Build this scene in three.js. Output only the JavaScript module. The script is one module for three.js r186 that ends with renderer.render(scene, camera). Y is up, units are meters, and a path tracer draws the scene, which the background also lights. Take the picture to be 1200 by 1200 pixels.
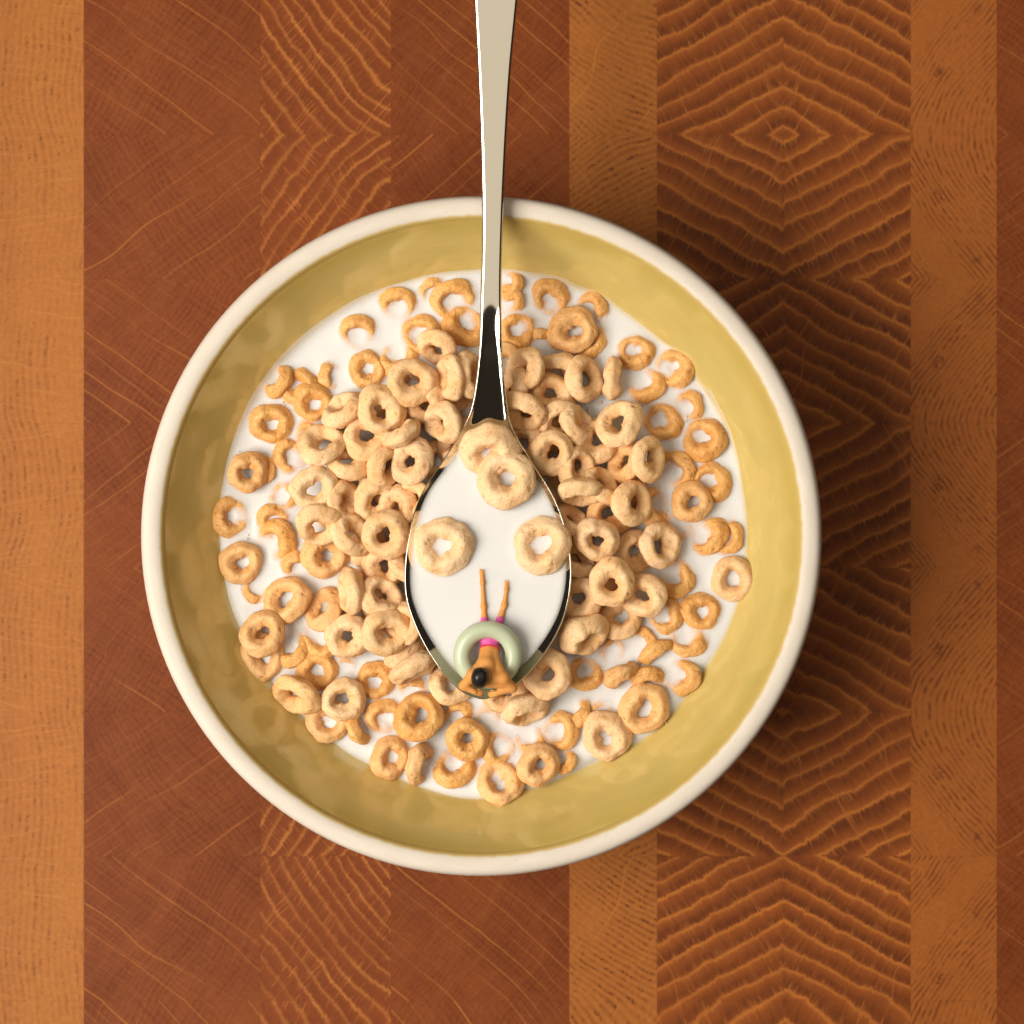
import * as THREE from 'three';
import { mergeGeometries, mergeVertices } from 'three/addons/utils/BufferGeometryUtils.js';
import { MarchingCubes } from 'three/addons/objects/MarchingCubes.js';

// ------------------------------------------------------------------ camera, light, exposure
const scene = new THREE.Scene();
const CAM_Y = 740, MILK_Y = 40, PX = 0.23;                 // millimetres; PX: size of one photo pixel at the milk's level
const camera = new THREE.PerspectiveCamera(2 * Math.atan(600 * PX / (CAM_Y - MILK_Y)) * 180 / Math.PI, 1, 0.02, 20);
camera.position.set(0, CAM_Y / 1000, 0);
camera.up.set(0, 0, -1);
camera.lookAt(0, 0, 0);
camera.focus = 0.688;
camera.userData.fStop = 14;
scene.add(camera);
const renderer = new THREE.WebGLRenderer({ antialias: true });
renderer.toneMapping = THREE.LinearToneMapping;
renderer.toneMappingExposure = 1.0;
renderer.shadowMap.enabled = true;
scene.background = new THREE.Color().setRGB(0.028, 0.0225, 0.018);   // the dim studio round the set

function softbox(name, color, intensity, w, h, at, to) {
  const l = new THREE.RectAreaLight(color, intensity, w, h);
  l.name = name; l.position.set(...at); l.lookAt(...to); scene.add(l);
}
softbox('key_softbox', new THREE.Color().setRGB(1, 0.95, 0.87), 13.2, 0.64, 0.64, [-0.66, 0.84, 0.16], [0, 0.04, 0]);
softbox('overhead_softbox', new THREE.Color().setRGB(1, 0.90, 0.74), 0.84, 1.6, 1.1, [0, 1.1, -0.32], [0, 0, -0.32]);

// ------------------------------------------------------------------ small helpers
const MM = 0.001;
const scaleAt = (y) => PX * (CAM_Y - y) / (CAM_Y - MILK_Y);        // millimetres per photo pixel at height y
const at = (px, py, y) => new THREE.Vector3((px - 600) * scaleAt(y), y, (py - 600) * scaleAt(y));
function rng(seed) { let s = seed >>> 0; return () => { s = (s + 0x6D2B79F5) | 0; let t = Math.imul(s ^ (s >>> 15), 1 | s); t = (t + Math.imul(t ^ (t >>> 7), 61 | t)) ^ t; return ((t ^ (t >>> 14)) >>> 0) / 4294967296; }; }
const hash = (x, y) => { let h = Math.imul(x | 0, 374761393) + Math.imul(y | 0, 668265263) | 0; h = Math.imul(h ^ (h >>> 13), 1274126177); return ((h ^ (h >>> 16)) >>> 0) / 4294967296; };
const sm = (t) => t * t * (3 - 2 * t);
const wrapI = (i, p) => p ? ((i % p) + p) % p : i;
function noise(x, y, p = 0) {                                        // value noise -1..1, optionally periodic
  const xi = Math.floor(x), yi = Math.floor(y), u = sm(x - xi), v = sm(y - yi);
  const x0 = wrapI(xi, p), x1 = wrapI(xi + 1, p), y0 = wrapI(yi, p), y1 = wrapI(yi + 1, p);
  const a = hash(x0, y0), b = hash(x1, y0), c = hash(x0, y1), d = hash(x1, y1);
  return 2 * (a + (b - a) * u + (c - a) * v + (a - b - c + d) * u * v) - 1;
}
function noise3(x, y, z) {
  const zi = Math.floor(z), w = sm(z - zi);
  const a = noise(x + zi * 37.3, y + zi * 17.9), b = noise(x + (zi + 1) * 37.3, y + (zi + 1) * 17.9);
  return a + (b - a) * w;
}
const clamp = (x, a = 0, b = 1) => Math.min(b, Math.max(a, x));
const mixc = (a, b, t) => [a[0] + (b[0] - a[0]) * t, a[1] + (b[1] - a[1]) * t, a[2] + (b[2] - a[2]) * t];
const toS = (x) => x <= 0.0031308 ? 12.92 * x : 1.055 * Math.pow(x, 1 / 2.4) - 0.055;
function colorTex(n, f, wrap = THREE.RepeatWrapping) {
  const a = new Uint8Array(n * n * 4);
  for (let j = 0; j < n; j++) for (let i = 0; i < n; i++) {
    const c = f(i, j), k = (j * n + i) * 4;
    a[k] = 255 * toS(clamp(c[0])); a[k + 1] = 255 * toS(clamp(c[1])); a[k + 2] = 255 * toS(clamp(c[2])); a[k + 3] = 255;
  }
  return finish(new THREE.DataTexture(a, n, n), wrap, true);
}
function grayTex(n, f, wrap = THREE.RepeatWrapping) {
  const a = new Uint8Array(n * n * 4);
  for (let j = 0; j < n; j++) for (let i = 0; i < n; i++) { const k = (j * n + i) * 4; a[k] = a[k + 1] = a[k + 2] = 255 * clamp(f(i, j)); a[k + 3] = 255; }
  return finish(new THREE.DataTexture(a, n, n), wrap, false);
}
function finish(t, wrap, srgb) {
  t.wrapS = t.wrapT = wrap; t.magFilter = THREE.LinearFilter; t.minFilter = THREE.LinearMipmapLinearFilter; t.generateMipmaps = true;
  if (srgb) t.colorSpace = THREE.SRGBColorSpace;
  t.needsUpdate = true; return t;
}
const taken = {};
const numbered = (n) => { const k = taken[n] = (taken[n] ?? -1) + 1; return k ? `${n}_${String(k).padStart(3, '0')}` : n; };
function mk(name, geo, mat, parent = scene) {                        // geometry in millimetres
  const m = new THREE.Mesh(geo, mat); m.name = parent === scene ? numbered(name) : name;
  m.castShadow = m.receiveShadow = true; parent.add(m); return m;
}
const mmGeo = (g) => g.scale(MM, MM, MM);
function tag(o, label, category, group) { o.userData = { ...o.userData, label, category }; if (group) o.userData.group = group; return o; }
function group(name, p = new THREE.Vector3()) { const g = new THREE.Group(); g.name = numbered(name); g.position.copy(p).multiplyScalar(MM); scene.add(g); return g; }
function grid(nu, nv, f, closeU = false, flip = false) {             // f(i, j) -> [x, y, z, u?, v?]
  const pos = [], uv = [], idx = [];
  for (let i = 0; i <= nu; i++) for (let j = 0; j <= nv; j++) { const p = f(i, j); pos.push(p[0], p[1], p[2]); uv.push(p[3] ?? i / nu, p[4] ?? j / nv); }
  const w = nv + 1;
  for (let i = 0; i < nu; i++) for (let j = 0; j < nv; j++) { const a = i * w + j, b = a + 1, c = a + w, d = c + 1; flip ? idx.push(a, b, c, b, d, c) : idx.push(a, c, b, b, c, d); }
  const g = new THREE.BufferGeometry();
  g.setAttribute('position', new THREE.Float32BufferAttribute(pos, 3)); g.setAttribute('uv', new THREE.Float32BufferAttribute(uv, 2)); g.setIndex(idx);
  g.computeVertexNormals(); return g;
}
function table(rows, x, col) {                                       // smooth lookup in a table keyed on its first column
  if (x <= rows[0][0]) return rows[0][col];
  if (x >= rows[rows.length - 1][0]) return rows[rows.length - 1][col];
  let i = 0; while (rows[i + 1][0] < x) i++;
  const s = (k) => { const a = rows[Math.max(0, k - 1)], b = rows[Math.min(rows.length - 1, k + 1)]; return (b[col] - a[col]) / (b[0] - a[0]); };
  const h = rows[i + 1][0] - rows[i][0], t = (x - rows[i][0]) / h, t2 = t * t, t3 = t2 * t;
  return (2 * t3 - 3 * t2 + 1) * rows[i][col] + (t3 - 2 * t2 + t) * h * s(i) + (-2 * t3 + 3 * t2) * rows[i + 1][col] + (t3 - t2) * h * s(i + 1);
}

// ------------------------------------------------------------------ the end grain board
const COLS = [-60, 98, 305, 458, 667, 770, 918, 1067, 1168, 1290];   // joints between the strips, in photo pixels
const ROW0 = 157.5, ROWH = 169.2;
const WL = -60, WS = 1350;                                           // the texture covers this span
const DARK = [0.225, 0.052, 0.0115], DARK2 = [0.35, 0.09, 0.020], LINE = [0.55, 0.19, 0.045], GOLD = [0.64, 0.245, 0.055], GOLD2 = [0.36, 0.105, 0.022];
function ridge(d, w) { return Math.exp(-(d * d) / (w * w)); }
function rays(g, f, step, seed, cut) {                               // thin light rays across the growth rings
  const k = g / step, i = Math.floor(k), h = hash(i, seed);
  if (h < cut) return 0;
  const len = noise(f / 60 + i * 13.7, seed * 3.1), c = k - i - 0.5 - 0.25 * noise(f / 25, i);
  return clamp(len * 1.6 + 0.6) * ridge(c * step, 0.75) * (0.4 + 0.6 * hash(i, seed + 9));
}
function wood(px, py) {
  const t = (py - ROW0) / ROWH, row = Math.floor(t), pair = Math.round(t / 2) * 57, dv = row >= 5 ? Math.abs(1219 - py) : Math.abs(t - 2 * Math.round(t / 2)) * ROWH;
  const col = COLS.findIndex((c, i) => px >= c && px < COLS[i + 1]), seed = 11 + col * 7, rs = row * 31;
  const fib = noise(px * 0.9, py * 0.9) * 0.5 + noise(px * 0.33 + 5, py * 0.33) * 0.5, blotch = noise(px / 90 + seed, py / 110) * 0.6 + noise(px / 33, py / 37 + seed) * 0.4;
  let c, bump = 0.5;
  const vary = noise(px / 55 + rs, py / 55);
  if (col === 0) {                                                   // bright strip: fine upright rings, fine level rays
    const x = px + 7 * Math.sin(py / 169.2 * Math.PI) + 5 * noise(py / 60, 3) + 2 * noise(px / 20, py / 30);
    const k = x / 8.2, ki = Math.floor(k), fr = k - ki, mid = Math.abs(fr - 0.5) * 8.2, on = clamp(0.75 + 0.6 * noise(px / 25, py / 70) + 0.25 * blotch);
    const dk = ridge(mid, 2.5) * (0.6 + 0.4 * hash(ki, 5)) * clamp(0.7 + 0.4 * noise(px / 5, py / 7)) * on, dot = ridge(mid, 1.8) * clamp((noise(px / 2.4, py / 2.4) + noise(px / 6, py / 9) - 0.55) * 2.2) * on;
    const g = py + 0.14 * (px - 50) * Math.sign(Math.sin((py - 157) / 169 * Math.PI)) + 1.2 * noise(px / 40, py / 40);
    const ray = 0.75 * rays(g, px * 1.2, 9.5, 41 + rs, 0.35) + 0.3 * rays(g, px, 3.1, 43 + rs, 0.4);
    c = mixc(GOLD, [0.44, 0.145, 0.034], clamp(0.05 + 0.85 * dk * (1 - 0.7 * ray) + 0.2 * blotch + 0.25 * ridge(px - 8, 16)));
    c = mixc(c, [0.24, 0.072, 0.02], 0.65 * dot);
    c = mixc(c, [0.74, 0.31, 0.075], 0.75 * ray);
    bump = 0.5 - 0.3 * dk;
  } else if (col === 1 || col === 3 || col === 8) {                  // dark strips: long thin rays over faint close rings
    const x = px - COLS[col], sl = col === 3 ? 0.86 : 0.72;
    const bend = 3 * noise(x / 130 + pair, dv / 110 + col * 5) + 0.8 * noise(x / 22 + rs, dv / 22);
    const g = dv + sl * x + bend, f = x - sl * dv + bend + 14 * noise(x / 90 + pair, dv / 80 + 31) + 1.6 * noise(px / 14, py / 14);
    const fr1 = f / 8.4 - Math.floor(f / 8.4), band = noise(f / 38, 7 + col) * 0.5 + 0.5;
    const fr2 = g / 9.6 - Math.floor(g / 9.6), band2 = noise(g / 30, 17 + col) * 0.5 + 0.5;
    c = mixc(DARK2, DARK, clamp(0.22 + 0.85 * ridge((fr1 - 0.5) * 8.4, 2.5) * band * clamp(0.7 + 0.5 * noise(px / 3, py / 3)) + 0.5 * ridge((fr2 - 0.5) * 9.6, 2.6) * band2 + 0.55 * blotch));
    c = mixc(c, [0.36, 0.105, 0.03], 0.4 * clamp(noise(f / 11, g / 60)));
    c = mixc(c, [0.50, 0.165, 0.042], 0.5 * rays(g, f, 9.6, 61 + col + rs, 0.45) + 0.22 * rays(g, f, 3.1, 63 + col + rs, 0.5) + 0.4 * rays(f, g, 8.4, 65 + col + rs, 0.4));
    const big = rays(g, f * 0.35, 25, 67 + col + rs, 0.2) * (col === 3 ? 1 : 0.75);
    c = mixc(c, [0.74, 0.285, 0.06], big);
    bump = 0.5 + 0.18 * big;
  } else if (col === 2) {                                            // arrow shaped bold rings
    const x = px - 305, bend = 7 * noise(x / 60 + pair, dv / 50 + 2) + 2.5 * noise(x / 18, dv / 18 + rs);
    const f = 0.74 * x + dv * (0.64 + 0.0026 * x) + bend, g = x - 0.72 * dv + bend, k = f / 21 + 0.25 * noise(f / 70, 3), fr = k - Math.floor(k), jag = 1.3 * noise(g / 2.2, f / 30) / 21;
    const e = Math.min(fr + jag, 1 - fr - jag), amp = 0.55 + 0.45 * hash(Math.floor(k + 0.5), 77);
    const ln = ridge(e * 21, 2.5) * amp * clamp(0.85 + 0.5 * vary);
    c = mixc(DARK, DARK2, clamp(0.35 + 0.6 * fr + 0.25 * blotch));
    c = mixc(c, [0.68, 0.25, 0.055], 0.95 * ln + 0.75 * rays(g, f, 5.2, 91 + rs, 0.3) * clamp(1.2 * noise(f / 9, g / 14) + 0.6) + 0.4 * rays(g, f, 2.6, 93 + rs, 0.5) * clamp(1.2 * noise(f / 9, g / 11) + 0.3));
    bump = 0.45 + 0.25 * ln;
  } else if (col === 4) {                                            // golden strip: rows of dark pores along bent rings
    const x = px - 667, bend = 6 * noise(x / 50 + pair, dv / 60 + 9) + 2 * noise(x / 18, dv / 18 + rs), ab = dv - 0.0022 * (x - 52) * (x - 52);
    const f = ab + 0.62 * x + bend, g = x - 0.7 * dv + bend, k = f / 8.4, fr = k - Math.floor(k);
    const mid = Math.abs(fr - 0.5) * 8.4, on = clamp(0.75 + 0.6 * noise(px / 30, py / 40 + 3)), dk = ridge(mid, 2.3) * clamp(0.75 + 0.4 * noise(g / 5, Math.floor(k) * 3.3)) * on, dot = ridge(mid, 1.7) * clamp((noise(px / 2.2, py / 2.2) + noise(g / 7, f / 7) - 0.35) * 2) * on;
    const ray = 0.35 * rays(g, f, 6, 31 + rs, 0.5) + 0.9 * rays(g, f * 0.4, 44, 37 + rs, 0.35);
    c = mixc([0.60, 0.215, 0.044], [0.37, 0.115, 0.026], clamp(0.1 + 0.85 * dk + 0.25 * blotch));
    c = mixc(c, [0.14, 0.042, 0.014], 0.8 * dot);
    c = mixc(c, [0.72, 0.29, 0.06], ray);
    bump = 0.5 - 0.25 * dk;
  } else if (col === 5 || col === 6) {                               // bold nested diamonds
    const du = Math.abs(px - 918), bend = 5.5 * noise(du / 60 + pair, dv / 50 + (col === 6 ? 40 : 0)) + 2 * noise(px / 15, py / 15) + 2.5 * noise(px / 40 + rs, py / 40);
    const f = dv + 0.54 * du + bend, g = du - 0.54 * dv + 0.6 * bend, k = f / 26.5 + 0.05 + 0.3 * noise(f / 60, 5), ki = Math.floor(k), jag = (1.2 * noise(g / 1.9, f / 40) + 0.9 * noise(g / 6, f / 40 + 7)) / 26.5;
    const fr = k - ki + jag, e = fr < 0.5 ? fr * 26.5 : (1 - fr) * 26.5;
    const ln = (fr < 0.5 ? ridge(e, 2.1) : ridge(e, 2.6)) * (0.6 + 0.4 * hash(Math.floor(k + 0.5), 7)) * clamp(0.95 + 0.4 * noise(g / 40, ki));
    const late = 0.16 + 0.52 * Math.exp(-(((fr - 0.3) / 0.3) ** 2)) * (0.55 + 0.6 * hash(ki, 21));                             // dense late wood just past the line
    c = mixc([0.40, 0.108, 0.022], [0.16, 0.042, 0.011], clamp(late + 0.2 * blotch + 0.12 * fib));
    const tick = rays(g, f, 3.4, 51 + rs, 0.12) * clamp(0.45 + 1.2 * noise(f / 11, g / 4)) * (1 - 0.75 * ridge(fr - 0.55, 0.25)), glow = Math.exp(-(1 - fr) * 26.5 / 6.5);
    c = mixc(c, [0.075, 0.026, 0.011], 0.6 * late * clamp(noise(g / 1.5, f / 12) * 1.5));
    c = mixc(c, [0.56, 0.175, 0.034], 0.45 * glow); c = mixc(c, [0.76, 0.27, 0.05], 0.9 * ln);
    c = mixc(c, [0.60, 0.215, 0.048], 1.2 * tick * (0.45 + late) + 0.8 * rays(g, f * 0.5, 27, 57 + rs, 0.35));
    bump = 0.42 + 0.3 * ln;
  } else {                                                           // last golden strip: bent close pore lines and plain bands
    const x = px - 1067, bend = 7 * noise(x / 50 + pair, dv / 55 + 5) + 1.5 * noise(x / 16, dv / 16 + rs);
    const q = Math.sqrt(dv * dv * 0.8 + 900) - 30, f = x - q * 0.95 + bend, g = dv + 0.8 * x, k = f / 7.2, fr = k - Math.floor(k);
    const plain = clamp(1.6 * ridge(f + 62, 20) + 0.3 * clamp(noise(f / 40, 2)));
    const dk = ridge((fr - 0.5) * 7.2, 1.5) * clamp(0.62 + 0.6 * noise(g / 8, Math.floor(k) * 5.1)) * (1 - 0.85 * plain) * clamp(0.9 + 0.6 * noise(px / 30, py / 30 + 8));
    c = mixc([0.54, 0.175, 0.036], [0.25, 0.068, 0.018], clamp(0.05 + 1.05 * dk + 0.25 * blotch));
    c = mixc(c, LINE, 0.3 * rays(g, f, 4.5, 71 + rs, 0.6) + 0.2 * rays(f, g, 3, 73 + rs, 0.7));
    for (const [kx, kv] of [[31, 67], [35, 74], [78, 148]]) c = mixc(c, [0.12, 0.03, 0.016], 0.7 * Math.exp(-((x - kx) ** 2) / 22 - ((dv - kv) ** 2) / 20) * clamp(0.6 + noise(px / 2.5, py / 2.5)));
    bump = 0.5 - 0.25 * dk;
  }
  const l = 0.64 * (1 + 0.15 * fib + 0.07 * noise(px * 1.7, py * 1.7) + 0.05 * blotch + 0.03 * (hash(col, row) - 0.5));
  return [c[0] * l * 0.93, c[1] * l * 0.86, c[2] * l * 0.84, bump + 0.12 * fib];
}
const WN = 2048, woodBump = new Float32Array(WN * WN);
const woodMap = colorTex(WN, (i, j) => { const r = wood(WL + (i + 0.5) / WN * WS, WL + (j + 0.5) / WN * WS); woodBump[j * WN + i] = r[3]; return r; }, THREE.ClampToEdgeWrapping);
const woodBumpMap = grayTex(WN, (i, j) => woodBump[j * WN + i], THREE.ClampToEdgeWrapping);
const woodRough = grayTex(512, (i, j) => 0.50 + 0.10 * noise(i / 30, j / 30) + 0.06 * noise(i / 3, j / 3), THREE.RepeatWrapping);
const woodMat = new THREE.MeshPhysicalMaterial({ map: woodMap, bumpMap: woodBumpMap, bumpScale: 0.00005, roughness: 0.5, specularIntensity: 0.22 });
{
  const board = group('wooden_board'); board.userData = { kind: 'structure', label: 'end grain hardwood board of joined dark and golden blocks' };
  const sB = scaleAt(0), gap = 0.022, thick = 38, r = rng(5);
  const colEdges = []; for (let i = 0; i < COLS.length - 1; i++) colEdges.push([COLS[i], COLS[i + 1], 0]);
  const W = COLS[9] - COLS[0];                                       // one more run of strips on either side, mirrored
  for (let i = 5; i < 9; i++) colEdges.push([2 * COLS[0] - COLS[i - 4], 2 * COLS[0] - COLS[i - 5], 1]);
  for (let i = 5; i < 9; i++) colEdges.push([2 * COLS[9] - COLS[i + 1], 2 * COLS[9] - COLS[i], 2]);
  for (const [a, b, side] of colEdges) for (let k = -4; k < 10; k++) {
    const y0 = ROW0 + k * ROWH, y1 = y0 + ROWH, inC = side === 1 ? [2 * COLS[0] - b, 2 * COLS[0] - a] : side === 2 ? [2 * COLS[9] - b, 2 * COLS[9] - a] : [a, b];
    const kk = k < -1 ? k + 2 * Math.ceil((-1 - k) / 2) : k > 6 ? k - 2 * Math.ceil((k - 5) / 2) : k, ty0 = Math.max(WL, ROW0 + kk * ROWH), cut = ty0 - (ROW0 + kk * ROWH);
    const ya = y0 + (k === kk ? cut : 0), g = new THREE.BoxGeometry((b - a) * sB - gap, thick, (y1 - y0) * sB - gap), uv = g.attributes.uv, p = g.attributes.position, n = g.attributes.normal;
    for (let i = 0; i < uv.count; i++) {
      const fx = p.getX(i) / ((b - a) * sB) + 0.5, fz = p.getZ(i) / ((y1 - y0) * sB) + 0.5, fu = side ? 1 - fx : fx;
      const ux = inC[0] + fu * (inC[1] - inC[0]), uy = clamp(ROW0 + (kk + fz) * ROWH + (n.getY(i) ? 0 : p.getY(i) * 0.5), WL + 1, WL + WS - 1);
      uv.setXY(i, (ux - WL) / WS, (uy - WL) / WS);
    }
    const m = mk('wood_block', mmGeo(g), woodMat, board);
    m.position.set(((a + b) / 2 - 600) * sB * MM, (-thick / 2 + (r() - 0.5) * 0.03) * MM, ((y0 + y1) / 2 - 600) * sB * MM);
  }
}

// ------------------------------------------------------------------ the bowl
const BC = new THREE.Vector3(-8.1, 0, 6.3);                          // centre of the bowl
const INNER = [[0, 4.2], [20, 5], [40, 11.5], [52, 20.5], [62, 29.8], [71.1, 40], [76, 46], [80.5, 52], [83.4, 56]];
const wallY = (r) => table(INNER, r, 1);
const bowl = group('cereal_bowl', BC);
tag(bowl, 'yellow glazed stoneware cereal bowl with a broad cream rim', 'bowl');
{
  const profile = (rows, n) => { const a = []; for (let i = 0; i <= n; i++) { const r = rows[0][0] + (rows[rows.length - 1][0] - rows[0][0]) * i / n; a.push(new THREE.Vector2(r, table(rows, r, 1))); } return a; };
  const glazeMap = colorTex(512, (i, j) => {
    const n = 0.5 * noise(i / 40, j / 30, 0) + 0.3 * noise(i / 12, j / 12) + 0.2 * noise(i / 4, j / 4), e = clamp((j / 512 - 0.955) / 0.03);
    let c = mixc([0.60, 0.455, 0.155], [0.52, 0.38, 0.115], clamp(0.5 + 0.6 * n));
    return mixc(c, [0.50, 0.37, 0.10], e);
  });
  const glazeMat = new THREE.MeshPhysicalMaterial({ map: glazeMap, roughness: 0.12, ior: 1.65, clearcoat: 1, clearcoatRoughness: 0.05, specularIntensity: 1 });
  const creamMap = colorTex(256, (i, j) => { const n = 0.5 * noise(i / 20, j / 20) + 0.5 * noise(i / 3, j / 3); const s = hash(i >> 1, j >> 1) > 0.996 ? 0.82 : 1; return [0.69 * s + 0.02 * n, 0.60 * s + 0.02 * n, 0.475 * s + 0.02 * n]; });
  creamMap.repeat.set(10, 3);
  const creamMat = new THREE.MeshPhysicalMaterial({ map: creamMap, roughness: 0.42, clearcoat: 0.25, clearcoatRoughness: 0.3 });
  const wob = (g, a) => { const p = g.attributes.position; for (let i = 0; i < p.count; i++) { const x = p.getX(i), z = p.getZ(i), r = Math.hypot(x, z), t = Math.atan2(z, x), k = 1 + a * (Math.sin(2 * t + 0.7) + 0.6 * Math.sin(3 * t + 2)) * clamp(r / 80); p.setX(i, x * k); p.setZ(i, z * k); } g.computeVertexNormals(); return g; };
  mk('glaze', mmGeo(wob(new THREE.LatheGeometry(profile(INNER, 70), 160), 0.0007)), glazeMat, bowl);
  const lip = new THREE.SplineCurve([[83.3, 55.9], [83.9, 57.1], [84.9, 57.8], [86.3, 58.1], [87.9, 57.95], [89.0, 57.2], [89.6, 55.8]].map((p) => new THREE.Vector2(...p))).getPoints(24);
  const rimMap = colorTex(256, (i, j) => { const n = noise(i / 3, j / 9) * 0.012 + noise(i / 24, j / 40) * 0.02, e = sm(clamp((j / 256 - 0.17 - 0.02 * noise(i / 6, 3)) / 0.16)), s = hash(i >> 1, j >> 3) > 0.997 ? 0.85 : 1; return mixc([0.52, 0.37, 0.11], [(0.66 + n) * s, (0.58 + n) * s, (0.485 + n) * s], e); });
  rimMap.repeat.set(8, 1);
  mk('rim', mmGeo(wob(new THREE.LatheGeometry(lip, 160), 0.0007)), new THREE.MeshPhysicalMaterial({ map: rimMap, roughness: 0.55, specularIntensity: 0.5 }), bowl);
  const out = [[89.6, 55.8], [88.9, 52], [86, 45], [80, 36], [70, 25], [58, 15], [46, 7.5], [40, 4.5], [39.6, 0.4], [37, 0.2], [36.6, 2], [0.01, 2.2]].map((p) => new THREE.Vector2(...p));
  mk('body', mmGeo(new THREE.LatheGeometry(new THREE.SplineCurve(out.slice(0, 8)).getPoints(40).concat(out.slice(8)), 128)), creamMat, bowl);
}

// ------------------------------------------------------------------ cereal rings: shapes and materials
const PN = 256;
const crumbs = [1, 2, 3, 4].map((s) => colorTex(PN, (i, j) => {
  const u = i / PN, v = j / PN, a = noise(u * 12, v * 6 + 40 * s, 0) * 0, b = 0.5 * noise(u * 24 + s * 0, v * 24, 24) + 0.5 * noise(u * 64, v * 64, 64);
  const blot = noise(u * 8, v * 8, 8), f = clamp((noise(u * 46 + 0, v * 46, 46) + 0.35 * noise(u * 120, v * 120, 120) - 0.62) * 2.6);
  const T = [null, [[0.86, 0.60, 0.345], [0.79, 0.50, 0.255], [0.47, 0.21, 0.07]], [[0.82, 0.51, 0.235], [0.74, 0.41, 0.165], [0.45, 0.17, 0.045]], [[0.80, 0.46, 0.165], [0.71, 0.36, 0.11], [0.42, 0.145, 0.03]], [[0.86, 0.61, 0.36], [0.78, 0.50, 0.26], [0.50, 0.24, 0.085]]][s];
  let c = mixc(T[0], T[1], clamp(0.45 + 0.35 * b + 0.35 * blot));
  return mixc(c, T[2], 0.7 * f);
}));
const crumbBump = grayTex(PN, (i, j) => { const u = i / PN, v = j / PN; return clamp(0.5 + 0.25 * noise(u * 30, v * 30, 30) + 0.2 * noise(u * 75, v * 75, 75) - 0.5 * clamp((noise(u * 46, v * 46, 46) - 0.6) * 3)); });
for (const t of [...crumbs, crumbBump]) t.repeat.set(1, 1);
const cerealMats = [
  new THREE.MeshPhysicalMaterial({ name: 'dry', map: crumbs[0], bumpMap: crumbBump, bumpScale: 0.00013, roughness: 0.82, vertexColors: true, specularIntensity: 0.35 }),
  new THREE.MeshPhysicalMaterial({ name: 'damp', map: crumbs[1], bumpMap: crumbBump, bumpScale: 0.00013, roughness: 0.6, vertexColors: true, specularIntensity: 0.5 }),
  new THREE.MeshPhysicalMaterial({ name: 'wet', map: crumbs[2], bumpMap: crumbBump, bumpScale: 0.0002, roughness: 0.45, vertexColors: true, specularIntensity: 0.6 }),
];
cerealMats.push(new THREE.MeshPhysicalMaterial({ name: 'coated', map: crumbs[3], bumpMap: crumbBump, bumpScale: 0.00016, roughness: 0.7, vertexColors: true, specularIntensity: 0.4 }));
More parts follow.
